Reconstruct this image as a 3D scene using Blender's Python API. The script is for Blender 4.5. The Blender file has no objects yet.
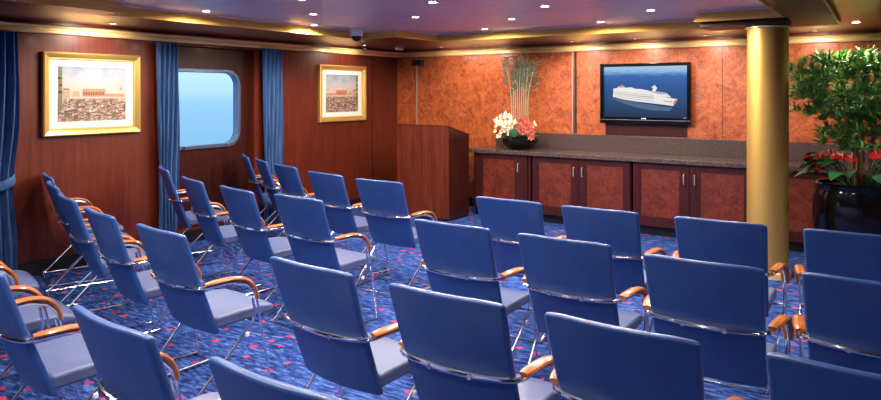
import bpy, bmesh, math, random
from mathutils import Vector, Matrix
PI = math.pi
R = math.radians
S = bpy.context.scene
COL = S.collection
random.seed(7)

# ------------------------------------------------------------------ camera, world, exposure
YAW = math.atan(459.5 / 678)
cam_d = bpy.data.cameras.new('camera')
cam = bpy.data.objects.new('camera', cam_d)
COL.objects.link(cam)
cam.location = (0, 0, 1.7)
cam.rotation_euler = (PI / 2, 0, YAW)
cam_d.sensor_width = 36
cam_d.lens = 678 / 881 * 36
cam_d.shift_y = -108 / 881
cam_d.clip_start = 0.05
S.camera = cam
S.view_settings.view_transform = 'Standard'
S.view_settings.look = 'None'
S.view_settings.gamma = 1
S.view_settings.use_curve_mapping = False
S.view_settings.exposure = 0.92

LAMP = 46.0        # watts of one recessed downlight
WASH = 15.0        # watts of one wall washer

w = bpy.data.worlds.new('sky'); S.world = w
w.use_nodes = True
nt = w.node_tree
bg = nt.nodes['Background']
tc = nt.nodes.new('ShaderNodeTexCoord')
sp = nt.nodes.new('ShaderNodeSeparateXYZ')
cr = nt.nodes.new('ShaderNodeValToRGB')
mp = nt.nodes.new('ShaderNodeMapRange')
mp.inputs['From Min'].default_value = -0.25
mp.inputs['From Max'].default_value = 0.25
nt.links.new(tc.outputs['Generated'], sp.inputs[0])
nt.links.new(sp.outputs['Z'], mp.inputs['Value'])
nt.links.new(mp.outputs[0], cr.inputs[0])
el = cr.color_ramp.elements
el[0].position = 0.0; el[0].color = (0.12, 0.30, 0.52, 1)
el[1].position = 1.0; el[1].color = (0.42, 0.66, 0.90, 1)
for p, c in ((0.30, (0.18, 0.40, 0.66, 1)), (0.47, (0.25, 0.50, 0.74, 1)), (0.50, (0.36, 0.60, 0.84, 1)), (0.60, (0.50, 0.73, 0.95, 1))):
    e = el.new(p); e.color = c
nt.links.new(cr.outputs[0], bg.inputs[0])
bg.inputs[1].default_value = 0.72

# ------------------------------------------------------------------ materials
MATS = {}
def mat(name, col=(.5, .5, .5), rough=.5, metal=0., coat=0., emit=None, es=1., spec=None, sub=None):
    m = bpy.data.materials.new(name); m.use_nodes = True
    b = m.node_tree.nodes['Principled BSDF']
    b.inputs['Base Color'].default_value = (*col, 1)
    b.inputs['Roughness'].default_value = rough
    b.inputs['Metallic'].default_value = metal
    b.inputs['Coat Weight'].default_value = coat
    b.inputs['Coat Roughness'].default_value = .08
    if spec is not None: b.inputs['Specular IOR Level'].default_value = spec
    if emit:
        b.inputs['Emission Color'].default_value = (*emit, 1)
        b.inputs['Emission Strength'].default_value = es
    MATS[name] = m
    return m
def N(m, t, **kw):
    n = m.node_tree.nodes.new(t)
    for k, v in kw.items():
        if k in n.inputs.keys() and not hasattr(n, k): n.inputs[k].default_value = v
        else: setattr(n, k, v)
    return n
def L(m, a, b): m.node_tree.links.new(a, b)
def coords(m, scale=(1, 1, 1), rot=(0, 0, 0), kind='Object', loc=(0, 0, 0)):
    t = N(m, 'ShaderNodeTexCoord'); q = N(m, 'ShaderNodeMapping')
    q.inputs['Scale'].default_value = scale; q.inputs['Rotation'].default_value = rot; q.inputs['Location'].default_value = loc
    L(m, t.outputs[kind], q.inputs[0]); return q.outputs[0]
def ramp(m, fac, stops):
    r = N(m, 'ShaderNodeValToRGB'); e = r.color_ramp.elements
    e[0].position = stops[0][0]; e[0].color = (*stops[0][1], 1)
    e[1].position = stops[-1][0]; e[1].color = (*stops[-1][1], 1)
    for p, c in stops[1:-1]:
        x = e.new(p); x.color = (*c, 1)
    L(m, fac, r.inputs[0]); return r.outputs[0]
def noise(m, vec, scale, detail=4, rough=.55, dist=0.):
    n = N(m, 'ShaderNodeTexNoise'); n.inputs['Scale'].default_value = scale
    n.inputs['Detail'].default_value = detail; n.inputs['Roughness'].default_value = rough
    n.inputs['Distortion'].default_value = dist
    L(m, vec, n.inputs['Vector']); return n.outputs['Fac']
def BS(m): return m.node_tree.nodes['Principled BSDF']
def math_(m, op, a, b=None, clamp=False):
    n = N(m, 'ShaderNodeMath'); n.operation = op; n.use_clamp = clamp
    for i, x in enumerate((a, b)):
        if x is None: continue
        if isinstance(x, (int, float)): n.inputs[i].default_value = x
        else: L(m, x, n.inputs[i])
    return n.outputs[0]
def mix(m, f, a, b):
    n = N(m, 'ShaderNodeMix'); n.data_type = 'RGBA'
    for i, x in ((0, f), (6, a), (7, b)):
        if isinstance(x, tuple): n.inputs[i].default_value = (*x, 1)
        elif isinstance(x, (int, float)): n.inputs[i].default_value = x
        else: L(m, x, n.inputs[i])
    return n.outputs[2]
def bump(m, h, strength=.2, dist=.002):
    b = N(m, 'ShaderNodeBump'); b.inputs['Strength'].default_value = strength; b.inputs['Distance'].default_value = dist
    L(m, h, b.inputs['Height']); L(m, b.outputs[0], BS(m).inputs['Normal'])

def wood(name, c0, c1, c2, rough=.38, coat=.05, stretch=(14, 14, .9), sc=1.6):
    m = mat(name, c1, rough, coat=coat, spec=.32)
    v = coords(m, stretch)
    n = noise(m, v, sc, 6, .65, .6)
    v2 = coords(m, (60, 60, 1.5)); n2 = noise(m, v2, 2.2, 3)
    f = math_(m, 'ADD', math_(m, 'MULTIPLY', n, .75), math_(m, 'MULTIPLY', n2, .25))
    L(m, ramp(m, f, [(.32, c0), (.5, c1), (.68, c2)]), BS(m).inputs['Base Color'])
    return m
wood('mahogany', (.072, .010, .0055), (.112, .018, .008), (.155, .027, .011), rough=.40)
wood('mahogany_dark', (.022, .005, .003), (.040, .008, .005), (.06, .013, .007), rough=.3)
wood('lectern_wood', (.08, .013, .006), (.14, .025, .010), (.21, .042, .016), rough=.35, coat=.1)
wood('cabinet_wood', (.028, .006, .006), (.048, .010, .009), (.075, .016, .013), rough=.3)
wood('arm_wood', (.22, .06, .014), (.38, .11, .026), (.50, .16, .042), rough=.28, coat=.5, stretch=(20, 3, 20))

def burl(name, k=1.0, red=1.0):
    m = mat(name, (.4, .15, .04), .40, coat=.06)
    v = coords(m, (1, 1, 1))
    a = noise(m, v, 5.5, 9, .72, 1.6)
    b = noise(m, v, 26, 6, .7, .8)
    vo = N(m, 'ShaderNodeTexVoronoi'); vo.inputs['Scale'].default_value = 34; L(m, v, vo.inputs['Vector'])
    spots = math_(m, 'LESS_THAN', vo.outputs['Distance'], .17)
    f = math_(m, 'ADD', math_(m, 'MULTIPLY', a, .55), math_(m, 'MULTIPLY', b, .45))
    c = ramp(m, f, [(.36, (.09 * k, .016 * k, .005 * k)), (.46, (.34 * k, .085 * k * red, .018 * k)), (.56, (.52 * k, .16 * k * red, .035 * k)), (.70, (.66 * k, .24 * k * red, .06 * k))])
    c = mix(m, math_(m, 'MULTIPLY', spots, .8), c, (.10 * k, .02 * k, .008 * k))
    L(m, c, BS(m).inputs['Base Color'])
    return m
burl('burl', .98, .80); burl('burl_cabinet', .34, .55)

# carpet
m = mat('carpet', (.02, .05, .3), .95, spec=.15)
v = coords(m, (1, 1, 1), (0, 0, R(12)))
n1 = noise(m, coords(m, (7, 26, 1), (0, 0, R(-38))), 1.6, 4, .6, .6)
n2 = noise(m, v, 160, 2)
f = math_(m, 'ADD', math_(m, 'MULTIPLY', n1, .85), math_(m, 'MULTIPLY', n2, .15))
base = ramp(m, f, [(.36, (.006, .009, .055)), (.46, (.012, .034, .17)), (.55, (.032, .085, .32)), (.68, (.14, .22, .48))])
vo = N(m, 'ShaderNodeTexVoronoi'); vo.distance = 'CHEBYCHEV'; vo.inputs['Scale'].default_value = 7.2; vo.inputs['Randomness'].default_value = .30
L(m, v, vo.inputs['Vector'])
spx = N(m, 'ShaderNodeSeparateXYZ'); L(m, vo.outputs['Color'], spx.inputs[0])
thr = math_(m, 'ADD', math_(m, 'MULTIPLY', spx.outputs[0], .12), .075)
spot = math_(m, 'LESS_THAN', vo.outputs['Distance'], thr)
keep = math_(m, 'GREATER_THAN', spx.outputs[1], .22)
spot = math_(m, 'MULTIPLY', spot, keep)
scol = ramp(m, spx.outputs[2], [(0., (.42, .02, .06)), (.5, (.62, .05, .09)), (.8, (.70, .14, .10)), (1., (.30, .03, .16))])
L(m, mix(m, math_(m, 'MULTIPLY', spot, .78), base, scol), BS(m).inputs['Base Color'])
bump(m, n2, .5, .004)

# ceiling: satin metal planks
m = mat('ceiling_panels', (.33, .22, .36),   .42, metal=.42)
br = N(m, 'ShaderNodeTexBrick'); br.offset = .5
br.inputs['Scale'].default_value = 1; br.inputs['Mortar Size'].default_value = .006
br.inputs['Brick Width'].default_value = 1.42; br.inputs['Row Height'].default_value = .28
br.inputs['Color1'].default_value = (.78, .62, .68, 1); br.inputs['Color2'].default_value = (.72, .56, .63, 1); br.inputs['Mortar'].default_value = (.95, .85, .9, 1)
L(m, coords(m, (1, 1, 1)), br.inputs['Vector']); L(m, br.outputs[0], BS(m).inputs['Base Color'])
mat('soffit_red', (.15, .010, .007), .28, coat=.3)
mat('soffit_brown', (.022, .009, .006), .45)
m = mat('fascia_gold', (.46, .26, .05), .42, metal=.3)
L(m, ramp(m, noise(m, coords(m, (1.4, 1.4, 20)), 1.5, 3), [(.3, (.78, .44, .07)), (.7, (.92, .60, .14))]), BS(m).inputs['Base Color'])
mat('ceiling_edge', (.85, .72, .68), .4)
mat('cornice_gold', (.95, .68, .30), .35, metal=.15)
mat('frame_gold', (.74, .47, .13), .33, metal=.7)
mat('frame_gold_light', (.9, .68, .3), .25, metal=.7)
mat('column_gold', (.76, .47, .12), .42, metal=.75)
mat('black', (.008, .008, .009), .4)
mat('gloss_black', (.004, .004, .005), .10, coat=.15, spec=.35)
mat('chrome', (.90, .89, .90), .14, metal=1.)
mat('trim_metal', (.42, .30, .25), .4, metal=.3)
mat('satin', (.5, .45, .38), .35, metal=.3)
mat('window_frame', (.16, .22, .36), .25, metal=.7)
mat('steel', (.55, .56, .62), .25, metal=1.)
mat('mat_board', (.80, .76, .68), .8)
mat('white_plastic', (.85, .83, .80), .45)
mat('dark_gap', (.012, .006, .005), .6)
m = mat('leather', (.022, .062, .26), .36, spec=.6)
L(m, ramp(m, noise(m, coords(m), 9, 3), [(.3, (.018, .062, .225)), (.7, (.026, .080, .285))]), BS(m).inputs['Base Color'])
bump(m, noise(m, coords(m), 190, 3), .12, .001)
m = mat('seat_leather', (.075, .10, .22), .42, spec=.5)
bump(m, noise(m, coords(m), 160, 3), .12, .001)
mat('piping', (.012, .028, .12), .4)
m = mat('curtain', (.03, .10, .36), .7)
L(m, ramp(m, noise(m, coords(m, (40, 40, 2)), 1.2, 3), [(.3, (.014, .050, .16)), (.7, (.06, .15, .36))]), BS(m).inputs['Base Color'])
m = mat('granite', (.12, .09, .08), .25, spec=.5)
L(m, ramp(m, noise(m, coords(m), 90, 5, .8), [(.38, (.014, .008, .008)), (.5, (.065, .042, .038)), (.62, (.20, .14, .12))]), BS(m).inputs['Base Color'])
m = mat('leaf', (.05, .16, .03), .42)
L(m, ramp(m, noise(m, coords(m), 14, 2), [(.3, (.05, .19, .035)), (.55, (.18, .40, .08)), (.75, (.46, .64, .24))]), BS(m).inputs['Base Color'])
mat('leaf_dark', (.03, .15, .05), .32)
mat('bark', (.30, .15, .07), .8)
mat('soil', (.02, .013, .009), .95)
mat('anthurium_red', (.62, .018, .02), .22, coat=.4)
mat('spadix', (.75, .45, .18), .5)
mat('bloom_white', (.92, .86, .66), .6)
mat('bloom_pink', (.90, .30, .26), .6)
mat('moss', (.018, .085, .025), .9)
mat('reed', (.32, .36, .22), .7)
mat('tuft', (.20, .28, .19), .8)
mat('lamp_glow', (1, 1, 1), .5, emit=(1., .86, .70), es=14)
mat('lamp_glow_dim', (1, 1, 1), .5, emit=(1., .75, .55), es=3)
m = mat('glass', (1, 1, 1), .0)
BS(m).inputs['Transmission Weight'].default_value = 1; BS(m).inputs['IOR'].default_value = 1.0; BS(m).inputs['Specular IOR Level'].default_value = .2
M = MATS

# ------------------------------------------------------------------ mesh helpers
def obj(name, bm, material, parent=None, smooth=True, bevel=None, angle=35):
    me = bpy.data.meshes.new(name)
    bmesh.ops.recalc_face_normals(bm, faces=bm.faces)
    bm.to_mesh(me); bm.free()
    for mm in (material if isinstance(material, (list, tuple)) else [material]):
        me.materials.append(M[mm])
    if smooth:
        me.polygons.foreach_set('use_smooth', [True] * len(me.polygons))
        try: me.set_sharp_from_angle(angle=R(angle))
        except Exception: pass
    o = bpy.data.objects.new(name, me); COL.objects.link(o)
    if parent: o.parent = parent
    if bevel:
        b = o.modifiers.new('bevel', 'BEVEL'); b.width = bevel; b.segments = 3; b.limit_method = 'ANGLE'; b.angle_limit = R(40)
        b.harden_normals = False
    return o
def tag(o, label=None, cat=None, group=None, kind=None):
    if label: o['label'] = label
    if cat: o['category'] = cat
    if group: o['group'] = group
    if kind: o['kind'] = kind
    return o
def empty(name, loc=(0, 0, 0), rz=0., label=None, cat=None, group=None):
    o = bpy.data.objects.new(name, None); COL.objects.link(o)
    o.location = loc; o.rotation_euler = (0, 0, rz); o.empty_display_size = .1
    return tag(o, label, cat, group)
def struct(name, bm, m, smooth=False, bevel=None):
    return tag(obj(name, bm, m, None, smooth, bevel), kind='structure')
def box(bm, x0, x1, y0, y1, z0, z1, mi=0):
    vs = [bm.verts.new((x, y, z)) for x in (x0, x1) for y in (y0, y1) for z in (z0, z1)]
    for f in ((0, 1, 3, 2), (4, 6, 7, 5), (0, 4, 5, 1), (2, 3, 7, 6), (0, 2, 6, 4), (1, 5, 7, 3)):
        bm.faces.new([vs[i] for i in f]).material_index = mi
def bx(*a):
    bm = bmesh.new(); box(bm, *a); return bm
def prism(bm, pts, z0, z1, mi=0, axis='z'):
    def P(a, b, c):
        return {'z': (a, b, c), 'y': (a, c, b), 'x': (c, a, b)}[axis]
    lo = [bm.verts.new(P(x, y, z0)) for x, y in pts]; hi = [bm.verts.new(P(x, y, z1)) for x, y in pts]
    n = len(pts)
    bm.faces.new(lo).material_index = mi; bm.faces.new(hi[::-1]).material_index = mi
    for i in range(n):
        bm.faces.new((lo[i], lo[(i + 1) % n], hi[(i + 1) % n], hi[i])).material_index = mi
def plate(bm, outer, inner, c0, c1, axis='x'):
    """slab with one hole; outer/inner are 2d loops"""
    def P(a, b, c): return {'z': (a, b, c), 'y': (a, c, b), 'x': (c, a, b)}[axis]
    rings = []
    for c in (c0, c1):
        o = [bm.verts.new(P(*p, c)) for p in outer]; i = [bm.verts.new(P(*p, c)) for p in inner]
        es = []
        for r in (o, i):
            for k in range(len(r)): es.append(bm.edges.new((r[k], r[(k + 1) % len(r)])))
        bmesh.ops.triangle_fill(bm, edges=es, use_beauty=True)
        rings.append((o, i))
    for j in (0, 1):
        a, b = rings[0][j], rings[1][j]
        for k in range(len(a)):
            bm.faces.new((a[k], a[(k + 1) % len(a)], b[(k + 1) % len(a)], b[k]))
def rrect(x0, x1, y0, y1, r, n=6):
    out = []
    for cx, cy, a0 in ((x1 - r, y1 - r, 0), (x0 + r, y1 - r, 90), (x0 + r, y0 + r, 180), (x1 - r, y0 + r, 270)):
        for k in range(n + 1):
            a = R(a0 + 90 * k / n); out.append((cx + r * math.cos(a), cy + r * math.sin(a)))
    return out
def smooth_path(pts, n=5):
    P = [Vector(p) for p in pts]; out = []
    for i in range(len(P) - 1):
        p0 = P[max(i - 1, 0)]; p1 = P[i]; p2 = P[i + 1]; p3 = P[min(i + 2, len(P) - 1)]
        for k in range(n):
            t = k / n
            out.append(.5 * ((2 * p1) + (-p0 + p2) * t + (2 * p0 - 5 * p1 + 4 * p2 - p3) * t * t + (-p0 + 3 * p1 - 3 * p2 + p3) * t ** 3))
    out.append(P[-1]); return out
def round_path(pts, r=.04, n=5):
    """polyline with its inner corners rounded"""
    P = [Vector(p) for p in pts]; out = [P[0]]
    for i in range(1, len(P) - 1):
        a = P[i - 1] - P[i]; b = P[i + 1] - P[i]
        q = min(r, a.length * .45, b.length * .45)
        s = P[i] + a.normalized() * q; e = P[i] + b.normalized() * q
        for k in range(n + 1):
            t = k / n; out.append(s * (1 - t) ** 2 + P[i] * 2 * t * (1 - t) + e * t * t)
    out.append(P[-1]); return out
def sweep(bm, pts, rx, ry=None, n=8, up=(0, 0, 1), cap=True, mi=0, taper=None):
    ry = ry or rx; P = [Vector(p) for p in pts]; rings = []
    U = Vector(up); prev = None
    for i, p in enumerate(P):
        t = (P[min(i + 1, len(P) - 1)] - P[max(i - 1, 0)]).normalized()
        if prev is None:
            s = t.cross(U)
            if s.length < .05: s = t.cross(Vector((1, 0, 0)))
        else:
            s = prev - t * prev.dot(t)
        s.normalize(); prev = s; q = s.cross(t)
        k = taper(i / (len(P) - 1)) if taper else 1
        rings.append([bm.verts.new(p + s * math.cos(2 * PI * j / n) * rx * k + q * math.sin(2 * PI * j / n) * ry * k) for j in range(n)])
    for a, b in zip(rings, rings[1:]):
        for j in range(n):
            bm.faces.new((a[j], a[(j + 1) % n], b[(j + 1) % n], b[j])).material_index = mi
    if cap:
        bm.faces.new(rings[0][::-1]).material_index = mi; bm.faces.new(rings[-1]).material_index = mi
def tube(pts, r, n=8, **k):
    bm = bmesh.new(); sweep(bm, pts, r, n=n, **k); return bm
def lathe(bm, prof, n=32, c=(0, 0), mi=0):
    rings = []
    for r, z in prof:
        if r < 1e-5: rings.append([bm.verts.new((c[0], c[1], z))])
        else: rings.append([bm.verts.new((c[0] + r * math.cos(2 * PI * j / n), c[1] + r * math.sin(2 * PI * j / n), z)) for j in range(n)])
    for a, b in zip(rings, rings[1:]):
        for j in range(n):
            k = (j + 1) % n
            if len(a) == 1 and len(b) == 1: continue
            if len(a) == 1: f = (a[0], b[k], b[j])
            elif len(b) == 1: f = (a[j], a[k], b[0])
            else: f = (a[j], a[k], b[k], b[j])
            bm.faces.new(f).material_index = mi
def blob(bm, c, r, sz=1., mi=0, sub=2, jit=0.):
    g = bmesh.ops.create_icosphere(bm, subdivisions=sub, radius=r)
    for v in g['verts']:
        k = 1 + random.uniform(-jit, jit)
        v.co = Vector((v.co.x * k + c[0], v.co.y * k + c[1], v.co.z * sz * k + c[2]))
        for f in v.link_faces: f.material_index = mi
def grid_solid(nx, ny, F):
    """F(i,j,side) -> point, side 0/1; a closed slab"""
    bm = bmesh.new()
    A = [[[bm.verts.new(F(i / nx, j / ny, s)) for j in range(ny + 1)] for i in range(nx + 1)] for s in (0, 1)]
    for i in range(nx):
        for j in range(ny):
            for s in (0, 1):
                q = A[s]; bm.faces.new((q[i][j], q[i + 1][j], q[i + 1][j + 1], q[i][j + 1]))
    a, b = A
    for i in range(nx):
        for j in (0, ny): bm.faces.new((a[i][j], a[i + 1][j], b[i + 1][j], b[i][j]))
    for j in range(ny):
        for i in (0, nx): bm.faces.new((a[i][j], a[i][j + 1], b[i][j + 1], b[i][j]))
    return bm

# ------------------------------------------------------------------ room
XL, XR, YB, YF = -6.65, 3.4, 8.65, -3.4
ZC, ZS = 2.455, 2.36
struct('floor', bx(XL - .4, XR + .2, YF - .2, YB + .2, -.1, 0), 'carpet')
struct('wall_right', bx(XR, XR + .2, YF, YB + .2, 0, 2.7), 'mahogany')
struct('wall_front', bx(XL - .4, XR + .2, YF - .2, YF, 0, 2.7), 'mahogany')
struct('wall_back', bx(XL, XR + .2, YB, YB + .2, 0, 2.7), 'burl')
# left wall with two window niches
NICHE = ((4.42, 5.68), (1.0, 2.45))
bm = bmesh.new()
ys = [YF - .2]
for a, b in sorted(NICHE): ys += [a, b]
ys.append(YB + .2)
for k in range(0, len(ys), 2): box(bm, XL - .12, XL, ys[k], ys[k + 1], 0, 2.7)
for a, b in NICHE:
    box(bm, XL - .12, XL, a, b, 2.22, 2.7); box(bm, XL - .12, XL, a, b, 0, .14)
struct('wall_left', bm, 'mahogany')
bm = bmesh.new()
HOLES = []
for a, b in NICHE:
    hy0, hy1 = a - .02 if a < 2 else 4.40, (b + .02 if a < 2 else 5.52)
    hy0, hy1 = (1.25, 2.35) if a < 2 else (4.48, 5.52)
    HOLES.append((hy0, hy1))
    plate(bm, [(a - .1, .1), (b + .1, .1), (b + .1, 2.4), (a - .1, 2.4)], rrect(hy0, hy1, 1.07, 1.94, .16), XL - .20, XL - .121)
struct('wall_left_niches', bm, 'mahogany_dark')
for k, (a, b) in enumerate(HOLES):
    bm = bmesh.new()
    plate(bm, rrect(a - .035, b + .035, 1.035, 1.975, .19), rrect(a + .012, b - .012, 1.082, 1.928, .15), XL - .19, XL - .095)
    wn = struct('window_%d' % (k + 1), bm, 'window_frame', smooth=True, bevel=.008)
    bm = bmesh.new(); prism(bm, rrect(a, b, 1.07, 1.94, .16), XL - .165, XL - .155, axis='x')
    g = obj('window_pane', bm, 'glass', wn, smooth=False)
    bm = bmesh.new()
    for y in (a + .25, b - .22): box(bm, XL - .094, XL - .08, y, y + .03, 1.045, 1.075)
    obj('window_latch', bm, 'chrome', wn, smooth=False)
struct('baseboard_left', bx(XL + .001, XL + .03, YF + .01, YB - .02, 0.001, .13), 'black')
struct('baseboard_back', bx(XL + .04, -4.95, YB - .03, YB - .001, 0.001, .13), 'black')
# wall panel joints and corner pilasters
k = 1
for y in (.6, 7.95):
    struct('trim_%d' % k, bx(XL + .001, XL + .006, y, y + .012, .14, 2.25), 'dark_gap'); k += 1
def xb(u, Y):
    t = (u - 440.5) / 678; c, s = math.cos(YAW), math.sin(YAW)
    return Y * (-s + c * t) / (c + s * t)
struct('trim_%d' % k, bx(XL + .002, XL + .30, YB - .07, YB - .001, .14, 2.25), 'burl'); k += 1
struct('trim_%d' % k, bx(XL + .335, XL + .35, YB - .03, YB - .001, .14, 2.25), 'trim_metal'); k += 1
x = xb(572, 8.63)
struct('trim_%d' % k, bx(x, x + .018, YB - .03, YB - .001, 1.14, 2.25), 'trim_metal'); k += 1
struct('trim_%d' % k, bx(x + .031, x + .06, YB - .012, YB - .001, 1.14, 2.25), 'dark_gap'); k += 1
for u in (722,):
    x = xb(u, 8.63); struct('trim_%d' % k, bx(x, x + .005, YB - .004, YB - .001, 1.14, 2.25), 'mahogany'); k += 1
# dark sheet behind the screen, stands in for shade and reflection below it
struct('trim_%d' % k, bx(-3.22, -2.18, YB - .014, YB - .001, 1.14, 1.9), 'cabinet_wood'); k += 1
# cornice mouldings: stepped gold profile under the soffit
def cornice(p0, p1, nrm):
    bm = bmesh.new(); n = Vector(nrm)
    prof = [(0, 2.25), (.03, 2.25), (.045, 2.262), (.045, 2.278), (.028, 2.288), (.028, 2.296), (.055, 2.306), (.06, 2.322), (.03, 2.335), (0, 2.335)]
    rings = [[bm.verts.new(Vector(p) + n * (d + .001) + Vector((0, 0, z))) for d, z in prof] for p in (p0, p1)]
    a, b = rings
    for i in range(len(prof)): j = (i + 1) % len(prof); bm.faces.new((a[i], a[j], b[j], b[i]))
    bm.faces.new(a); bm.faces.new(b[::-1]); return bm
for a, b, n in (((XL, YF, 0), (XL, YB, 0), (1, 0, 0)), ((XL, YB, 0), (XR, YB, 0), (0, -1, 0)), ((XR, YF, 0), (XR, YB, 0), (-1, 0, 0))):
    struct('trim_%d' % k, cornice(a, b, n), 'cornice_gold', smooth=True); k += 1
# raised ceiling and the lower soffit around it
struct('ceiling', bx(XL - .4, XR + .2, YF - .2, YB + .2, ZC, ZC + .2), 'ceiling_panels')
EDGE = [(-5.35, -2.6), (-5.35, 3.15), (-5.62, 3.22), (-5.60, 6.50), (-5.03, 6.47), (-5.03, 7.36), (-1.42, 7.36), (-1.56, 6.66), (-.80, 6.66), (-.80, -2.6)]
bm = bmesh.new()
plate(bm, [(XL, YF), (XR, YF), (XR, YB), (XL, YB)], EDGE, ZS, ZC - .001, axis='z')
bm.faces.ensure_lookup_table()
sof = obj('ceiling_soffit', bm, ['soffit_red', 'fascia_gold', 'soffit_brown'], None, smooth=False)
tag(sof, kind='structure')
for p in sof.data.polygons:
    c = p.center
    if abs(p.normal.z) < .5: p.material_index = 1
# slanted gold fascia around the raised ceiling and the pale bead at its top
def ring_face(off0, z0, off1, z1, name, mt, thick=.004):
    bm = bmesh.new(); n = len(EDGE)
    def offs(d):
        out = []
        for i in range(n):
            p0, p1, p2 = (Vector(EDGE[(i + q) % n]) for q in (-1, 0, 1))
            a = (p1 - p0).normalized(); b = (p2 - p1).normalized()
            na = Vector((-a.y, a.x)); nb = Vector((-b.y, b.x))
            m_ = (na + nb); m_ = m_ / max(m_.dot(na), .3)
            out.append(p1 - m_ * d)          # loop runs clockwise: inward is to the right
        return out
    A = [bm.verts.new((*p, z0)) for p in offs(off0)]; B = [bm.verts.new((*p, z1)) for p in offs(off1)]
    A2 = [bm.verts.new((*p, z0)) for p in offs(off0 - thick)]; B2 = [bm.verts.new((*p, z1)) for p in offs(off1 - thick)]
    for i in range(n):
        j = (i + 1) % n
        bm.faces.new((A[i], A[j], B[j], B[i])); bm.faces.new((A2[i], A2[j], B2[j], B2[i]))
        bm.faces.new((A[i], A[j], A2[j], A2[i])); bm.faces.new((B[i], B[j], B2[j], B2[i]))
    return struct(name, bm, mt)
ring_face(.045, ZS - .003, .010, ZC - .006, 'trim_%d' % k, 'fascia_gold', .006); k += 1
ring_face(.034, ZC - .012, .034, ZC - .0012, 'trim_%d' % k, 'ceiling_edge', .019); k += 1
# dark lowered beam that runs from the column towards the near side of the room
bm = bmesh.new()
prism(bm, [(-1.58, 7.18), (-1.58, 6.72), (-.79, 6.72), (-.70, 5.0), (-.66, -2.6), (-.38, -2.6), (-.42, 5.0), (-.46, 7.18)], ZS - .045, ZS - .0015)
struct('trim_%d' % k, bm, 'soffit_brown'); k += 1
bm = bmesh.new()
prism(bm, [(-.459, 7.18), (-.419, 5.0), (-.379, -2.6), (-.366, -2.6), (-.406, 5.0), (-.446, 7.18)], ZS - .05, ZS - .0015)
struct('trim_%d' % k, bm, 'fascia_gold'); k += 1

# ------------------------------------------------------------------ lamps
def downlight(x, y, z, watts, label, group, glow='lamp_glow', r=.034, spot=142, blend=.75, col=(1, .87, .74), aim=None):
    t = empty('downlight', (x, y, z), 0, label, 'ceiling light', group)
    bm = bmesh.new(); lathe(bm, [(r, -.001), (r + .018, -.001), (r + .02, -.006), (r + .012, -.010), (r, -.008), (r, -.001)], 20)
    obj('trim_ring', bm, 'chrome', t)
    bm = bmesh.new(); lathe(bm, [(0, -.007), (r * .7, -.006), (r * .99, -.003), (r * .99, -.0012), (0, -.0012)], 16)
    obj('lens', bm, glow, t)
    ld = bpy.data.lights.new('lamp', 'SPOT'); ld.energy = watts; ld.color = col; ld.shadow_soft_size = .05
    ld.spot_size = R(spot); ld.spot_blend = blend
    lo = bpy.data.objects.new('lamp', ld); COL.objects.link(lo); lo.parent = t; lo.location = (0, 0, -.03)
    if aim:
        d = Vector(aim) - Vector((x, y, z - .03)); lo.rotation_euler = d.to_track_quat('-Z', 'Y').to_euler()
    return t
G1 = 'downlights in the raised ceiling'
LIT = [(-5.32, 3.98, 'recessed ceiling downlight nearest the window and the large framed picture'),
       (-4.67, 4.71, 'upper of the two downlights stacked left of the dome camera'),
       (-5.42, 5.48, 'lower of the two downlights stacked left of the dome camera'),
       (-4.01, 5.47, 'recessed downlight just right of the dome camera'),
       (-3.23, 4.65, 'recessed downlight at the top picture edge above the lectern'),
       (-2.57, 5.42, 'brightest recessed downlight above the flower arrangement'),
       (-3.30, 6.17, 'middle of three downlights running towards the fascia above the flower arrangement'),
       (-4.08, 6.96, 'recessed downlight closest to the gold fascia above the lectern'),
       (-2.65, 6.97, 'recessed downlight beside the fascia above the left edge of the screen'),
       (-1.89, 6.22, 'recessed downlight left of the gold column drop, above the screen')]
for x, y, lab in LIT: downlight(x, y, ZC, LAMP, lab, G1, spot=172 if x < -5 else 178, blend=.4 if x < -5 else .28)
for x, y in ((-1.15, 5.45), (-1.82, 4.68), (-2.55, 3.9), (-4.0, 3.9), (-1.15, 3.9), (-3.25, 3.1), (-4.7, 3.1), (-1.85, 3.1), (-2.55, 2.2), (-4.0, 2.2), (-1.15, 2.2),
             (-3.25, 1.3), (-4.7, 1.3), (-1.85, 1.3), (-4.0, .4), (-2.55, .4), (-1.15, .4), (-3.3, -1), (-1.6, -1), (-4.9, -1)):
    downlight(x, y, ZC, LAMP, 'recessed downlight in the raised ceiling overhead, above the rear chair rows', 'downlights overhead outside the picture')
G2 = 'small lamps in the red soffit'
downlight(-.34, 7.45, ZS, WASH * 2, 'downlight in the red soffit right of the gold column', G2)
downlight(-6.23, 3.61, ZS, WASH * 1.5, 'small soffit lamp lighting the large framed picture', G2, 'lamp_glow_dim', .03, 150, aim=(-6.65, 3.62, 1.75))
downlight(-6.2, 7.25, ZS, WASH * 1.1, 'small soffit lamp lighting the framed picture nearer the corner', G2, 'lamp_glow_dim', .025, 150, aim=(-6.65, 7.28, 1.75))
for x, lab in ((-4.95, 'added soffit lamp left of the flower arrangement'), (-3.51, 'small soffit lamp above the left side of the screen'), (-2.69, 'small soffit lamp above the middle of the screen'),  # leftmost lamp is added, set aside so the flower tufts stay unburnt
               (-1.87, 'small soffit lamp above the right side of the screen, left of the column')):
    downlight(x, 8.22, ZS, WASH, lab, G2, 'lamp_glow_dim', .022, 155, aim=(x, 8.6, 1.6))
downlight(-.75, 8.22, ZS, WASH, 'small soffit lamp behind the column and plant', G2, 'lamp_glow_dim', .022, 155, aim=(-.75, 8.6, 1.6))
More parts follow.
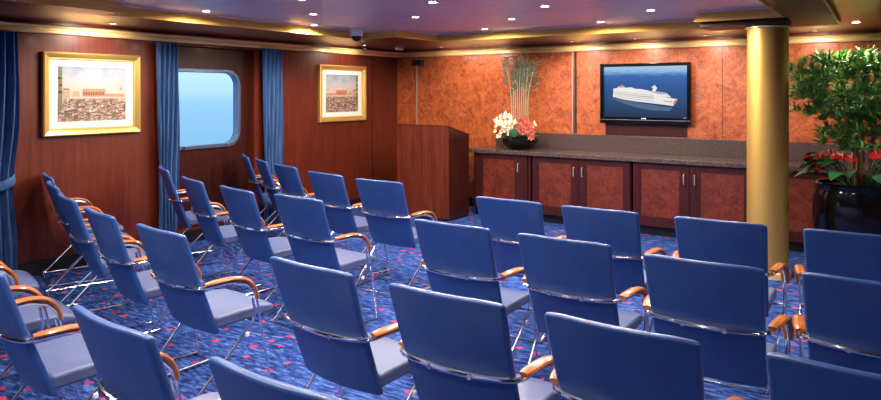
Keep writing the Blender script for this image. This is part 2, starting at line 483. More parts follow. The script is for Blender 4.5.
downlight(-5.5, 8.15, ZS, WASH * .7, 'small soffit lamp above the lectern', G2, 'lamp_glow_dim', .022, 155, aim=(-5.5, 8.6, 1.6))
for x, y in ((1.2, 7.2), (1.2, 5), (1.2, 2.6), (1.2, .2), (2.6, 6), (2.6, 3.6), (2.6, 1)):
    downlight(x, y, ZS, LAMP, 'downlight in the red soffit right of the picture', 'soffit lamps outside the picture')

# dome camera, detectors
t = empty('dome_camera', (-5.40, 6.17, ZC), 0, 'white and black security dome camera on the ceiling by the fascia corner', 'camera')
bm = bmesh.new(); lathe(bm, [(0, -.001), (.075, -.001), (.078, -.02), (.074, -.075), (.066, -.085), (0, -.085)], 28); obj('housing', bm, 'white_plastic', t)
bm = bmesh.new(); lathe(bm, [(.06, -.0855), (.058, -.105), (.045, -.13), (.025, -.145), (0, -.15)], 24); obj('dome', bm, 'gloss_black', t)
t = empty('smoke_detector', (-6.2, 8.05, ZS), 0, 'small white ceiling detector in the room corner above the lectern', 'detector')
bm = bmesh.new(); lathe(bm, [(0, -.001), (.07, -.001), (.07, -.02), (.055, -.035), (0, -.035)], 24); obj('base', bm, 'white_plastic', t)
bm = bmesh.new(); lathe(bm, [(.04, -.0355), (.036, -.055), (0, -.06)], 20); obj('sensor', bm, 'black', t)
t = empty('spotlight_can', (-6.33, 7.42, ZS), 0, 'small black ceiling fitting under the soffit above the smaller picture', 'ceiling fitting')
bm = bmesh.new(); lathe(bm, [(0, -.001), (.05, -.001), (.05, -.012), (.03, -.018), (.045, -.035), (.04, -.06), (0, -.062)], 20); obj('housing', bm, 'black', t)
bm = bmesh.new(); xx = xb(412, 8.6); box(bm, xx, xx + .2, YB - .07, YB - .001, 2.12, 2.20)
o = obj('wall_sensor', bm, 'black', None, False, .01); tag(o, 'small black box on the burl wall under the cornice above the lectern', 'sensor')

# ------------------------------------------------------------------ gold column
t = empty('column', (-1.02, 6.93, 0), 0, 'round gold column in front of the cabinets beside the potted tree', 'column')
bm = bmesh.new(); lathe(bm, [(0, .062), (.177, .062), (.177, 2.304), (0, 2.304)], 56); obj('shaft', bm, 'column_gold', t)
bm = bmesh.new(); lathe(bm, [(0, .001), (.195, .001), (.195, .05), (.185, .061), (0, .061)], 56); obj('base_ring', bm, 'cornice_gold', t)
bm = bmesh.new(); lathe(bm, [(.178, 2.285), (.198, 2.288), (.198, 2.3035), (.178, 2.3035)], 56); obj('top_ring', bm, 'cornice_gold', t)

# ------------------------------------------------------------------ curtains
def curtain(y0, y1, label, tie=.85, folds=5, pinch=.72, x0=XL + .10):
    t = empty('curtain', (x0, (y0 + y1) / 2, 0), 0, label, 'curtain', 'blue curtains on the window wall')
    w_ = (y1 - y0) / 2; n = folds * 12; nz = 26; has = tie is not None; tie = tie or .9
    def F(i, j, s):
        z = .03 + (2.235 - .03) * j; a = (i * 2 - 1)
        q = 1 - (1 - pinch) * math.exp(-((z - tie) / .42) ** 2)
        y = a * w_ * q + .012 * math.sin(z * 2.3 + i * 5)
        x = .045 * math.sin(i * folds * 2 * PI + .35 * math.sin(z * 1.7)) * (1 - .35 * math.exp(-((z - tie) / .2) ** 2)) + (s * .012)
        return (x, y, z)
    obj('drape', grid_solid(n, nz, F), 'curtain', t, angle=80)
    if not has: return
    wq = w_ * pinch + .014
    bm = bmesh.new()
    pl = [(-.075, -wq, tie + .02), (.0, -wq - .012, tie + .01), (.072, -wq * .75, tie - .005), (.078, 0, tie - .01), (.072, wq * .75, tie + .03), (0, wq + .012, tie + .06), (-.075, wq, tie + .08)]
    sweep(bm, smooth_path(pl, 6), .006, .045, n=8, up=(0, 0, 1)); obj('tieback', bm, 'curtain', t)
curtain(2.50, 2.91, 'blue curtain with a tieback at the left picture edge beside the large framed picture', .88)
curtain(4.29, 4.53, 'blue curtain at the left side of the rounded window', None, 5, 1)
curtain(5.74, 6.04, 'blue curtain at the right side of the window, beside the smaller framed picture', None, 5, 1)

# ------------------------------------------------------------------ pictures
def painting_mat(name, seed):
    m = mat(name, (.5, .5, .5), .6)
    t = N(m, 'ShaderNodeTexCoord'); s = N(m, 'ShaderNodeSeparateXYZ'); L(m, t.outputs['Object'], s.inputs[0])
    v = coords(m, (1, 1, 1.4), loc=(seed, 0, 0))
    z = s.outputs['Z']
    sky = ramp(m, math_(m, 'ADD', math_(m, 'MULTIPLY', z, 1.6), math_(m, 'MULTIPLY', noise(m, v, 5, 5, .6), .65)),
               [(.25, (.55, .42, .30)), (.42, (.50, .42, .38)), (.6, (.36, .39, .44)), (.85, (.15, .21, .31))])
    vo = N(m, 'ShaderNodeTexVoronoi'); vo.inputs['Scale'].default_value = 42
    L(m, coords(m, (1, 1, 1.8), loc=(seed, 0, 0)), vo.inputs['Vector'])
    s2 = N(m, 'ShaderNodeSeparateXYZ'); L(m, vo.outputs['Color'], s2.inputs[0])
    low = ramp(m, s2.outputs[0], [(0, (.02, .016, .016)), (.25, (.07, .055, .045)), (.45, (.30, .12, .07)), (.62, (.34, .24, .15)), (.8, (.55, .45, .36)), (1, (.03, .04, .05))])
    low = mix(m, math_(m, 'MULTIPLY', noise(m, v, 14, 5, .7), .6), low, (.28, .18, .13))
    f = math_(m, 'LESS_THAN', z, -.045)
    L(m, mix(m, f, sky, low), BS(m).inputs['Base Color'])
    return m
painting_mat('print_a', 0.); painting_mat('print_b', 5.3)
mat('print_stone', (.42, .30, .20), .7); mat('print_brick', (.50, .22, .13), .7); mat('print_dark', (.07, .055, .045), .7)
mat('print_pale', (.66, .56, .44), .7); mat('print_olive', (.15, .15, .08), .7)
def picture(y, z, w_, h_, label, pm, flip=False):
    t = empty('framed_picture', (XL + .002, y, z), PI / 2, label, 'picture', 'framed pictures on the wood wall')
    # frame: four mitred rails with a sloping profile
    for q in range(4):
        bm = bmesh.new(); a, b = (w_ / 2, h_ / 2) if q % 2 == 0 else (h_ / 2, w_ / 2)
        fw = .07; prof = [(0, 0), (0, -.045), (.012, -.052), (.045, -.040), (.055, -.030), (.062, -.030), (fw, -.018), (fw, 0)]
        A = [bm.verts.new((-(a - d), y_, -(b - d))) for d, y_ in prof]; B = [bm.verts.new(((a - d), y_, -(b - d))) for d, y_ in prof]
        for i in range(len(prof)): j = (i + 1) % len(prof); bm.faces.new((A[i], A[j], B[j], B[i]))
        bm.faces.new(A); bm.faces.new(B[::-1])
        bmesh.ops.rotate(bm, verts=bm.verts, cent=(0, 0, 0), matrix=Matrix.Rotation(q * PI / 2, 3, 'Y'))
        obj('frame_rail', bm, 'frame_gold', t, smooth=True)
    iw, ih = w_ / 2 - .071, h_ / 2 - .071; pw, ph = iw - .075, ih - .062
    bm = bmesh.new(); plate(bm, [(-iw, -ih), (iw, -ih), (iw, ih), (-iw, ih)], [(-pw, -ph), (pw, -ph), (pw, ph), (-pw, ph)], -.004, -.012, axis='y')
    obj('mat_board', bm, 'mat_board', t, smooth=False)
    bm = bmesh.new(); box(bm, -pw + .001, pw - .001, -.007, -.004, -ph + .001, ph - .001)
    s = -1 if flip else 1
    def P(pts, mi): prism(bm, [(s * x * pw, z_ * ph) for x, z_ in pts], -.0082, -.0071, mi=mi, axis='y')
    # generic waterfront: bell tower at the left, long palace, roofs, small boats
    P([(-.98, -.6), (-.98, .98), (-.87, .98), (-.87, -.6)], 5)
    for z_ in (.55, .3, .05): P([(-1., z_), (-1., z_ + .05), (-.84, z_ + .05), (-.84, z_)], 4)
    P([(-.86, -.15), (-.86, .16), (-.66, .16), (-.66, -.15)], 1); P([(-.86, .16), (-.66, .16), (-.68, .2), (-.84, .2)], 3)
    P([(-.3, -.1), (-.3, .2), (.38, .2), (.38, -.1)], 2)
    for q in range(9): P([(-.27 + q * .07, -.05), (-.27 + q * .07, .08), (-.24 + q * .07, .08), (-.24 + q * .07, -.05)], 3)
    for q in range(7): P([(-.26 + q * .1, .2), (-.235 + q * .1, .3), (-.21 + q * .1, .2)], 4)
    P([(.38, -.1), (.38, .02), (.95, .0), (.95, -.12)], 2); P([(-.62, -.1), (-.55, .1), (-.42, .12), (-.36, -.1)], 1)
    for x, z_, q in ((-.7, -.6, .14), (-.35, -.45, .1), (-.05, -.68, .16), (.3, -.5, .12), (.62, -.38, .1), (.75, -.72, .15), (.5, -.8, .1), (-.55, -.82, .12), (.85, .2, .04)):
        P([(x - q, z_ + .05), (x - q * .7, z_ - .03), (x + q * .7, z_ - .03), (x + q, z_ + .06), (x + q * .6, z_), (x - q * .6, z_)], 3)
        P([(x - q * .3, z_ + .02), (x - q * .2, z_ + .14), (x + q * .1, z_ + .03)], 4 if q > .11 else 2)
    obj('print', bm, [pm, 'print_stone', 'print_brick', 'print_dark', 'print_pale', 'print_olive'], t, smooth=False)
picture(3.64, 1.68, .98, .80, 'gold-framed harbour picture nearest the viewer, left of the window', 'print_a')
picture(7.28, 1.68, .98, .80, 'gold-framed harbour picture near the room corner, right of the window', 'print_b', True)

# ------------------------------------------------------------------ television
t = empty('television', (-2.685, YB - .015, 1.68), 0, 'flat black television on the burl wall showing a white cruise ship', 'television')
W2, H2 = .575, .385
bm = bmesh.new(); plate(bm, [(-W2, -H2), (W2, -H2), (W2, H2), (-W2, H2)], [(-W2 + .045, -H2 + .085), (W2 - .045, -H2 + .085), (W2 - .045, H2 - .04), (-W2 + .045, H2 - .04)], -.095, -.04, axis='y')
obj('bezel', bm, 'gloss_black', t, False, .004)
bm = bmesh.new(); box(bm, -W2 + .03, W2 - .03, -.0395, -.001, -H2 + .03, H2 - .03); obj('rear_housing', bm, 'black', t, False)
bm = bmesh.new(); box(bm, -W2 + .002, W2 - .002, -.099, -.0955, -H2 + .045, -H2 + .052); obj('bezel_strip', bm, 'steel', t, False)
bm = bmesh.new()
for q in range(3): box(bm, -.030 + q * .022, -.014 + q * .022, -.0975, -.0955, -H2 + .062, -H2 + .074)
obj('badge', bm, 'white_plastic', t, False)
def em(name, c, s=.52):
    return mat(name, (0, 0, 0), .3, emit=c, es=s, spec=.15)
m = em('screen_sea', (.01, .06, .2), .62)
tcn = N(m, 'ShaderNodeTexCoord'); sx = N(m, 'ShaderNodeSeparateXYZ'); L(m, tcn.outputs['Object'], sx.inputs[0])
zz = math_(m, 'ADD', math_(m, 'MULTIPLY', sx.outputs['Z'], 1.55), .45)
zz = math_(m, 'ADD', zz, math_(m, 'MULTIPLY', math_(m, 'SUBTRACT', noise(m, coords(m, (2, 1, 14)), 5, 5), .5), .16))
L(m, ramp(m, zz, [(0, (.010, .028, .075)), (.30, (.012, .055, .15)), (.62, (.006, .07, .27)), (.80, (.010, .10, .34)), (.86, (.10, .26, .50)), (.90, (.22, .40, .62)), (1, (.34, .50, .68))]), BS(m).inputs['Emission Color'])
em('screen_white', (.85, .82, .78)); em('screen_shade', (.42, .44, .50)); em('screen_line', (.16, .2, .3)); em('screen_red', (.60, .10, .07)); em('screen_wake', (.07, .14, .26)); em('screen_tan', (.62, .40, .25))
bm = bmesh.new(); box(bm, -W2 + .045, W2 - .045, -.06, -.04, -H2 + .085, H2 - .04)
x0, x1, z0, z1 = -W2 + .045, W2 - .045, -H2 + .085, H2 - .04
def SP(pts, mi, lay=1):
    prism(bm, [(x0 + (a - 22) / 453 * (x1 - x0), z1 - (b - 62) / 273 * (z1 - z0)) for a, b in pts], -.0602 - lay * .0004, -.0601 - (lay - 1) * .0004, mi=mi, axis='y')
SP([(60, 232), (140, 246), (240, 262), (330, 275), (400, 282), (380, 300), (300, 298), (210, 285), (150, 268), (100, 250)], 5)
SP([(72, 226), (76, 196), (130, 200), (240, 212), (330, 222), (426, 238), (402, 273), (330, 264), (200, 250), (130, 240)], 1, 2)
SP([(75, 200), (75, 180), (98, 178), (102, 170), (136, 168), (140, 176), (178, 174), (196, 182), (232, 184), (262, 190), (284, 196), (296, 196), (345, 200), (368, 206), (378, 216), (392, 228), (300, 220), (180, 208)], 1, 3)
SP([(278, 198), (286, 192), (360, 202), (372, 212), (330, 212)], 2, 4)
for a, b in ((186, 10), (196, 14), (206, 18), (216, 20)):
    SP([(84, a + 8), (84, a + 10.5), (200, a + 24), (300, a + 33), (300, a + 30.5), (200, a + 21.5)], 3 if b == 14 else 2, 4)
for q in range(16): SP([(96 + q * 13, 205 + q * 1.6), (96 + q * 13, 209 + q * 1.6), (103 + q * 13, 210 + q * 1.6), (103 + q * 13, 206 + q * 1.6)], 6, 5)
SP([(116, 170), (120, 156), (130, 156), (128, 170)], 4, 5); SP([(104, 176), (108, 166), (134, 166), (136, 176)], 2, 5)
SP([(290, 196), (298, 170), (304, 160), (310, 172), (318, 176), (308, 196)], 1, 5); SP([(300, 166), (286, 174), (290, 178), (302, 172)], 1, 6)
SP([(400, 272), (426, 238), (414, 241), (404, 252)], 4, 6)
for q in range(4): SP([(352 + q * 12, 246 + q), (356 + q * 12, 253 + q), (362 + q * 12, 250 + q), (360 + q * 12, 245 + q)], 4, 6)
obj('screen', bm, ['screen_sea', 'screen_white', 'screen_shade', 'screen_line', 'screen_red', 'screen_wake', 'screen_tan'], t, False)

# ------------------------------------------------------------------ cabinets and worktop
CY = 8.03
def cabinet(x0, x1, doors, label):
    t = empty('cabinet', ((x0 + x1) / 2, CY + .3, 0), 0, label, 'cabinet', 'base cabinets along the back wall')
    cx = (x0 + x1) / 2; cy = CY + .3
    def bb(a, b, c, d, e, f): return bx(a - cx, b - cx, c - cy, d - cy, e, f)
    obj('body', bb(x0 + .002, x1 - .002, CY + .024, YB - .04, .105, .864), 'cabinet_wood', t, False)
    obj('toe_kick', bb(x0 + .002, x1 - .002, CY + .07, YB - .06, .001, .104), 'black', t, False)
    for a, b, px0, px1, hx in doors:
        d = bmesh.new()
        A = (a + .004 - cx, b - .004 - cx); Z = (.115, .855); I = (px0 - cx, px1 - cx); K = (.225, .79)
        plate(d, [(A[0], Z[0]), (A[1], Z[0]), (A[1], Z[1]), (A[0], Z[1])], [(I[0], K[0]), (I[1], K[0]), (I[1], K[1]), (I[0], K[1])], CY - cy, CY + .022 - cy, axis='y')
        do = obj('door', d, 'cabinet_wood', t, False)
        obj('door_panel', bb(px0 + .001, px1 - .001, CY + .008, CY + .018, .226, .789), 'burl_cabinet', do, False)
        hb = tube(round_path([(hx - cx, CY - .0005 - cy, .64), (hx - cx, CY - .032 - cy, .64), (hx - cx, CY - .032 - cy, .75), (hx - cx, CY - .0005 - cy, .75)], .012, 4), .006, 8, up=(1, 0, 0))
        obj('handle', hb, 'satin', do)
    return t
cabinet(-4.9, -4.02, [(-4.86, -4.06, -4.74, -4.25, -4.19)], 'single-door burl cabinet at the left end of the counter beside the lectern')
cabinet(-4.0, -2.68, [(-3.98, -3.35, -3.90, -3.45, -3.405), (-3.35, -2.69, -3.24, -2.78, -3.292)], 'two-door burl cabinet under the counter left of the screen centre')
cabinet(-2.66, -1.33, [(-2.65, -2.0, -2.56, -2.11, -2.055), (-2.0, -1.34, -1.88, -1.42, -1.935)], 'two-door burl cabinet under the counter directly left of the gold column')
cabinet(-1.31, .02, [(-1.30, -.645, -1.2, -.74, -.70), (-.645, .01, -.54, -.09, -.59)], 'two-door burl cabinet behind the gold column and the black planter')
cabinet(.04, 1.37, [(.05, .70, .15, .6, .65), (.70, 1.36, .80, 1.26, .76)], 'two-door burl cabinet right of the black planter')
t = empty('countertop', (-1.75, 8.3, .866), 0, 'long grey granite countertop with an upstand over the cabinets', 'countertop')
def cb(a, b, c, d, e, f): return bx(a + 1.75, b + 1.75, c - 8.3, d - 8.3, e - .866, f - .866)
obj('slab', cb(-4.97, 1.42, CY - .045, YB - .002, .866, .92), 'granite', t, False, .006)
obj('upstand', cb(-4.86, 1.42, YB - .05, YB - .016, .9205, 1.13), 'granite', t, False, .004)

# ------------------------------------------------------------------ lectern
t = empty('lectern', (-5.32, 7.66, 0), 0, 'tall reddish wooden lectern with a sloping top in the far corner', 'lectern')
hw, d0, d1 = .425, -.26, .26
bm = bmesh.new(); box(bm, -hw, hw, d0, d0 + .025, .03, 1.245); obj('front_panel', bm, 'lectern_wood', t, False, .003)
for s in (-1, 1):
    bm = bmesh.new(); a, b = sorted((s * hw, s * (hw - .025)))
    prism(bm, [(d0 + .026, .03), (d1, .03), (d1, 1.10), (d0 + .026, 1.235)], a, b, axis='x')
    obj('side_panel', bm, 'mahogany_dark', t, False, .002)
bm = bmesh.new(); prism(bm, [(d0 - .008, 1.2465), (d0 - .008, 1.265), (d1 + .01, 1.122), (d1 + .01, 1.1035)], -hw - .01, hw + .01, axis='x'); obj('sloping_top', bm, 'lectern_wood', t, False, .003)
for z in (.40, .80):
    bm = bmesh.new(); box(bm, -hw + .026, hw - .026, d0 + .03, d1 - .03, z, z + .02); obj('shelf', bm, 'lectern_wood', t, False)
bm = bmesh.new(); box(bm, -hw + .01, hw - .01, d0 + .01, d1 - .01, .001, .029); obj('plinth', bm, 'black', t, False)

# ------------------------------------------------------------------ plants
def leaf(bm, base, d, length, width, droop=.3, mi=0, fold=.2):
    d = Vector(d).normalized(); side = d.cross(Vector((0, 0, 1)))
    if side.length < .05: side = Vector((1, 0, 0))
    side.normalize(); side.rotate(Matrix.Rotation(random.uniform(-.5, .5), 3, d))
    nrm = side.cross(d); prev = None; p = Vector(base); n = 4
    ws = (.35, 1., .9, .55, .04); dd = d.copy()
    for i in range(n + 1):
        q = ws[i] * width / 2
        row = [bm.verts.new(p - side * q + nrm * q * fold), bm.verts.new(p), bm.verts.new(p + side * q + nrm * q * fold)]
        if prev:
            for k in (0, 1): bm.faces.new((prev[k], prev[k + 1], row[k + 1], row[k])).material_index = mi
        prev = row; dd = (dd + Vector((0, 0, -droop / n))).normalized(); p = p + dd * length / n
PX, PY = -.31, 7.42
t = empty('potted_tree', (PX, PY, 0), 0, 'leafy green tree with red anthuriums in a glossy black planter at the right', 'plant')
bm = bmesh.new(); lathe(bm, [(0, .002), (.26, .002), (.30, .03), (.37, .30), (.395, .55), (.385, .72), (.36, .80), (.375, .845), (.36, .86), (.335, .85), (.33, .80), (0, .80)], 48); obj('planter', bm, 'gloss_black', t)
bm = bmesh.new(); lathe(bm, [(0, .83), (.2, .835), (.325, .815), (.325, .802), (0, .802)], 24); obj('soil', bm, 'soil', t)
for k, (a, b, c, d, h) in enumerate(((-.05, .02, -.08, .0, 1.75), (.02, -.03, .0, -.06, 1.85), (.08, .05, .16, .06, 1.7), (-.02, .08, -.15, .12, 1.6))):
    bm = tube(smooth_path([(a, b, .82), (a * 1.2, b, 1.2), ((a + c) / 2, (b + d) / 2, 1.45), (c, d, h)], 5), .017, 7)
    obj('trunk', bm, 'bark', t)
bm = bmesh.new()
rosettes = []
for q in range(430):
    while True:
        a = [random.uniform(-1, 1) for _ in range(3)]
        r2 = sum(x * x for x in a)
        if .2 < r2 < 1 and math.hypot(PX - .02 + a[0] * .70 + 1.02, PY + a[1] * .55 - 6.93) > .38: break
    rosettes.append((a[0] * .70 - .02, a[1] * .55, 1.73 + a[2] * .33))
for q in range(80):
    an = random.uniform(0, 2 * PI); rr = random.uniform(.08, .34)
    rosettes.append((rr * math.cos(an), rr * math.sin(an), random.uniform(1.14, 1.52)))
for c in rosettes:
    ax = Vector((c[0] * .7, c[1] * .7, .55 + random.uniform(-.2, .3))).normalized()
    for q in range(17):
        an = q * 2.4; e = random.uniform(.15, 1.25)
        s1 = ax.orthogonal().normalized(); s2 = ax.cross(s1)
        d = ax * math.cos(e) + (s1 * math.cos(an) + s2 * math.sin(an)) * math.sin(e)
        leaf(bm, Vector(c), d, random.uniform(.085, .14), random.uniform(.013, .020), .55)
obj('foliage', bm, 'leaf', t, angle=90)
bm = bmesh.new()
for q in range(46):
    an = random.uniform(PI * .7, PI * 2.3); rr = random.uniform(.1, .3)
    b0 = Vector((rr * .5 * math.cos(an), rr * .5 * math.sin(an), .83)); tip = Vector((rr * 1.5 * math.cos(an), rr * 1.5 * math.sin(an) , random.uniform(.95, 1.1)))
    sweep(bm, [b0, (b0 + tip) / 2 + Vector((0, 0, .06)), tip], .004, n=5)
    leaf(bm, tip, (math.cos(an), math.sin(an), .1), random.uniform(.16, .24), random.uniform(.09, .13), .8)
obj('anthurium_leaves', bm, 'leaf_dark', t, angle=90)
for (dx, dy, z, s) in ((-.40, -.12, 1.06, .075), (-.30, -.25, 1.10, .06), (-.33, -.30, 1.00, .055), (-.18, -.28, 1.12, .06), (-.12, -.30, 1.11, .06), (-.05, -.32, 1.10, .055), (.14, -.30, 1.15, .075), (.22, -.22, 1.12, .07), (-.24, -.10, 1.13, .05)):
    ab = empty('anthurium', (0, 0, 0)); ab.parent = t
    s *= .8
    bm = bmesh.new(); c = Vector((dx, dy, z))
    tilt = Matrix.Rotation(random.uniform(.5, .8), 3, 'X') @ Matrix.Rotation(random.uniform(-.5, .5), 3, 'Y')
    ring = []; n = 18
    for k_ in range(n):
        a = 2 * PI * k_ / n; r = s * (1.05 - .35 * math.cos(a) ** 2 * (1 if math.cos(a) > 0 else -.2)) * (1 - .25 * (abs(math.sin(a / 2)) < .15))
        ring.append(c + tilt @ Vector((r * math.sin(a), r * math.cos(a) * .95, .012 * math.cos(2 * a))))
    for off in (0, .003):
        cv = bm.verts.new(c + tilt @ Vector((0, 0, -.006 + off))); rv = [bm.verts.new(p + tilt @ Vector((0, 0, off))) for p in ring]
        for k_ in range(n): bm.faces.new((cv, rv[k_], rv[(k_ + 1) % n]))
    obj('bloom', bm, 'anthurium_red', ab)
    obj('spadix', tube([c + tilt @ Vector((0, 0, .002)), c + tilt @ Vector((0, .02, .03)), c + tilt @ Vector((0, .03, .05))], .0045, 6), 'spadix', ab)
    obj('stem', tube(smooth_path([(dx * .3, dy * .3, .83), (dx * .7, dy * .7, (z + .83) / 2 + .03), c - Vector((0, 0, .004))], 4), .0035, 5), 'reed', ab)

FX, FY = -4.31, 8.29
t = empty('flower_arrangement', (FX, FY, .921), 0, 'black bowl of white and pink flowers with tall reeds on the counter', 'flowers')
bm = bmesh.new(); lathe(bm, [(0, .001), (.13, .001), (.15, .012), (.22, .055), (.252, .11), (.245, .155), (.21, .185), (.195, .183), (.19, .16), (0, .16)], 40); obj('bowl', bm, 'gloss_black', t)
bm = bmesh.new(); blob(bm, (.0, -.16, .215), .075, .95, sub=3, jit=.08); obj('moss_ball', bm, 'moss', t)
bm = bmesh.new()
for q in range(60):
    an = random.uniform(0, 2 * PI); leaf(bm, (.1 * math.cos(an), .1 * math.sin(an), .17), (math.cos(an), math.sin(an), random.uniform(.2, 1.6)), random.uniform(.08, .17), .03, .5)
obj('leaves', bm, 'leaf', t, angle=90)
def bloom(c, s, petals, mt, name, layers=1):
    bm = bmesh.new(); ax = Vector((c[0] * 2, -1.0, .4 + c[2])).normalized(); s1 = ax.orthogonal().normalized(); s2 = ax.cross(s1)
    for l in range(layers):
        for k_ in range(petals):
            an = 2 * PI * k_ / petals + l * .6; e = 1.2 - l * .4
            d = ax * math.cos(e) + (s1 * math.cos(an) + s2 * math.sin(an)) * math.sin(e)
            leaf(bm, Vector(c), d, s, s * .8, .1)
    blob(bm, Vector(c) + ax * s * .15, s * .28, 1, sub=1)
    obj(name, bm, mt, t, angle=90)
for q in range(38):
    a, b = random.uniform(-1, 1), random.uniform(-1, 1)
    x = -.15 + a * .14; z = .33 + b * .14 - abs(a) * .03; bloom((x, -.10 - random.uniform(0, .08), z), random.uniform(.045, .062), 5, 'bloom_white', 'orchid_bloom')
for q in range(4): bloom((.19 + .02 * q, -.02, .34 + .015 * q - .05 * (q % 2)), .03, 5, 'bloom_white', 'orchid_bloom')
for (x, z, s) in ((.07, .36, .055), (.13, .31, .055), (.06, .26, .05), (.16, .25, .05), (.20, .16, .05), (.10, .22, .045), (.19, .31, .045), (.12, .39, .04), (.215, .22, .045)):
    bloom((x * 1.2, -.13, z * 1.06), s * 1.25, 7, 'bloom_pink', 'rose_bloom', 3)
for q in range(9):
    x = -.13 + q * .032; tx = x * 1.2 + random.uniform(-.01, .01); hgt = random.uniform(1.12, 1.27)
    if q == 0: tx = -.23; hgt = 1.23
    if q == 8: tx = .22; hgt = 1.15
    if q == 1: tx = -.10; hgt = 1.05
    bm = bmesh.new(); p = smooth_path([(x, random.uniform(-.02, .05), .17), (x, 0, .7), (tx, .02, hgt)], 4)
    sweep(bm, p, .0065, n=6); st = obj('reed', bm, 'reed', t)
    bm = bmesh.new()
    for w_ in range(75):
        an = random.uniform(0, 2 * PI); zz = random.uniform(-.36, .02)
        leaf(bm, Vector((tx, .02, hgt + zz)), (math.cos(an), math.sin(an), random.uniform(.3, 1.2)), random.uniform(.07, .12) * (1.15 + zz * 1.2), .018, .3)
    obj('tuft', bm, 'tuft', st, angle=90)

# ------------------------------------------------------------------ chairs
def back_y(z): 
    q = (z - .368) / .589
    return -.092 - .213 * q - .006 * math.sin(q * PI)
def make_chair():
    t = empty('conference_chair')
    def F(i, j, s):
        a = i * 2 - 1; z = .368 + .589 * j
        hw = .238 + .019 * j
        x = a * hw
        y = back_y(z) - .032 * (1 - a * a) + s * .034
        zz = z - (.010 * (abs(a) ** 6)) * (1 if j > .5 else 0) + .006 * s * 0
        return (x, y, zz)
    obj('backrest', grid_solid(16, 12, F), 'leather', t, bevel=.013)
    def G(i, j, s):
        a = i * 2 - 1; y = -.09 + .405 * j
        hw = .242 - .02 * max(0, (j - .85) / .15) ** 2
        top = .462 + .006 * math.sin(j * PI) - .022 * max(0, (j - .75) / .25) ** 2 - .008 * (1 - a * a) * (1 - j)
        y2 = y - .012 * (abs(a) ** 4) * j
        return (a * hw, y2, top if s else .400 + (.010 * j))
    obj('seat', grid_solid(12, 12, G), 'seat_leather', t, bevel=.014)
    # chrome rail around the back at arm height, running under both wooden arms
    zr = .645; yb = back_y(zr)
    def rail(s):
        return [(s * .05, yb - .046, zr), (s * .15, yb - .036, zr + .002), (s * .235, yb - .013, zr + .004), (s * .268, yb + .02, zr + .006)]
    pts = [(-.298, .06, .630), (-.293, -.02, .654), (-.280, -.10, .654)] + rail(-1)[::-1] + rail(1) + [(.280, -.10, .654), (.293, -.02, .654), (.298, .06, .630)]
    obj('back_rail', tube(smooth_path(pts, 4), .011, 8), 'chrome', t)
    for s in (-1, 1):
        bm = bmesh.new()
        pw = smooth_path([(s * .272, -.175, .668), (s * .284, -.10, .674), (s * .294, -.02, .674), (s * .300, .055, .656), (s * .303, .105, .605), (s * .303, .128, .535)], 5)
        sweep(bm, pw, .026, .0115, n=10, up=(0, 0, 1), taper=lambda q: .75 + .25 * min(1, q * 9, (1 - q) * 7 + .15))
        obj('armrest', bm, 'arm_wood', t)
        obj('leg', tube(smooth_path([(s * .298, .06, .630), (s * .303, .108, .575), (s * .304, .132, .50), (s * .302, .155, .38), (s * .296, .225, .012)], 5), .0078, 8, up=(1, 0, 0)), 'chrome', t)
        obj('leg', tube(round_path([(s * .300, .100, .545), (s * .300, .118, .46), (s * .298, .105, .40), (s * .264, -.27, .03), (s * .264, -.31, .0105)], .04, 5), .0078, 8, up=(1, 0, 0)), 'chrome', t)
        bm = bmesh.new(); sweep(bm, [(s * .09, yb - .058, zr - .001), (s * .09, yb - .020, zr - .001)], .011, n=10, up=(0, 0, 1)); obj('screw', bm, 'steel', t)
    obj('floor_rail', tube(round_path([(-.296, .225, .0105), (-.264, -.31, .0105), (.264, -.31, .0105), (.296, .225, .0105)], .05, 6), .0095, 8), 'chrome', t)
    obj('seat_bar', tube([(-.302, .145, .40), (-.24, .145, .388), (.24, .145, .388), (.302, .145, .40)], .008, 8), 'chrome', t)
    bm = bmesh.new(); box(bm, .286, .312, .055, .075, .335, .358); obj('linking_clip', bm, 'white_plastic', t, False, .004)
    return t
def copy_tree(o):
    r = o.copy(); COL.objects.link(r)
    for ch in list(o.children):
        c = ch.copy(); COL.objects.link(c); c.parent = r
    return r
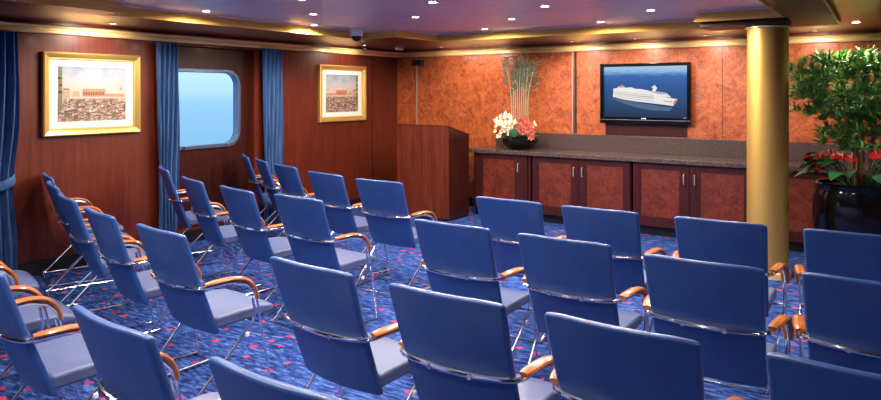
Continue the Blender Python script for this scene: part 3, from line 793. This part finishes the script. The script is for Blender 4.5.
# (x, y of the top of the back, turn, label)
B_ = 'blue chair '
CH = [
 (-6.40, 5.33, -35, B_ + 'at the window-side end of the front row', 1), (-5.86, 5.09, -29, B_ + 'second from the window wall in the front row', 1),
 (-5.19, 4.82, -18, B_ + 'third from the window wall in the front row', 1), (-4.38, 4.56, -10, B_ + 'fourth from the window wall in the front row, near the lectern', 1),
 (-3.64, 4.44, -1, B_ + 'on the aisle of the front row, directly before the lectern', 1),
 (-2.25, 4.16, 0, B_ + 'in the front row, right of the aisle', 1), (-1.58, 4.15, 1, B_ + 'in the front row, before the middle cabinets', 1),
 (-.855, 4.17, 1, B_ + 'in the front row, directly left of the gold column', 1), (-.165, 4.20, 2, B_ + 'in the front row before the black planter, right of the column', 1),
 (-6.02, 4.0, -27, B_ + 'beside the left window curtain, window end of the second row', 2), (-5.05, 3.62, -18, B_ + 'second from the window curtain in the second row', 2),
 (-4.26, 3.45, -12, B_ + 'third from the window curtain in the second row, standing alone against the carpet', 2), (-3.55, 3.42, -4, B_ + 'on the left side of the aisle in the second row', 2),
 (-2.10, 3.21, 0, B_ + 'on the right side of the aisle in the second row', 2), (-1.41, 3.20, 0, B_ + 'in the second row, second to the right of the aisle', 2),
 (-.71, 3.12, 1, B_ + 'in the second row, its right edge in line with the gold column', 2), (-.065, 3.17, 0, B_ + 'in the second row at the right picture edge', 2),
 (-6.36, 3.06, -20, B_ + 'at the wall end of the third row, mostly hidden', 3), (-5.72, 2.79, -20, B_ + 'seen edge-on, second from the wall in the third row', 3),
 (-4.95, 2.51, -17, B_ + 'third from the wall in the third row, below the large picture', 3), (-4.15, 2.30, -12, B_ + 'fourth from the wall in the third row', 3),
 (-3.34, 2.19, -6, B_ + 'left of the aisle in the third row, right arm clear', 3), (-2.11, 2.10, -3, B_ + 'right of the aisle in the third row, at the lower picture centre', 3),
 (-1.39, 2.08, 1, B_ + 'in the third row, right of the one at the lower picture centre', 3), (-.73, 2.10, 0, B_ + 'third right of the aisle in the third row', 3),
 (-.045, 2.13, 0, B_ + 'in the third row at the bottom right picture corner', 3),
 (-5.0, 1.66, -16, B_ + 'cut off by the left picture edge, only its seat showing by the curtain', 4), (-4.17, 1.46, -12, B_ + 'cut off by the left picture edge, arms and seat in view', 4),
 (-3.30, 1.31, -8, B_ + 'at the lower left picture edge, back partly cut off', 4), (-2.14, 1.22, -4, B_ + 'nearest at the bottom left, only its back in view', 4),
 (-1.35, 1.21, 0, B_ + 'with just the top of its back at the bottom picture edge', 4)]
GR = {1: 'chairs of the front row', 2: 'chairs of the second row', 3: 'chairs of the third row', 4: 'chairs of the nearest row'}
proto = make_chair()
for i, (x, y, a, lab, row) in enumerate(CH):
    o = proto if i == 0 else None
    if o is None:
        o = copy_tree(proto)
    tag(o, lab, 'chair', GR[row])
    o['_p'] = (x, y, a)
for o in [q for q in COL.objects if '_p' in q]:
    x, y, a = o['_p']; a = R(a)
    x -= .02
    o.location = (x - math.sin(a) * .31, y + math.cos(a) * .31, 0); o.rotation_euler = (0, 0, a)
    del o['_p']
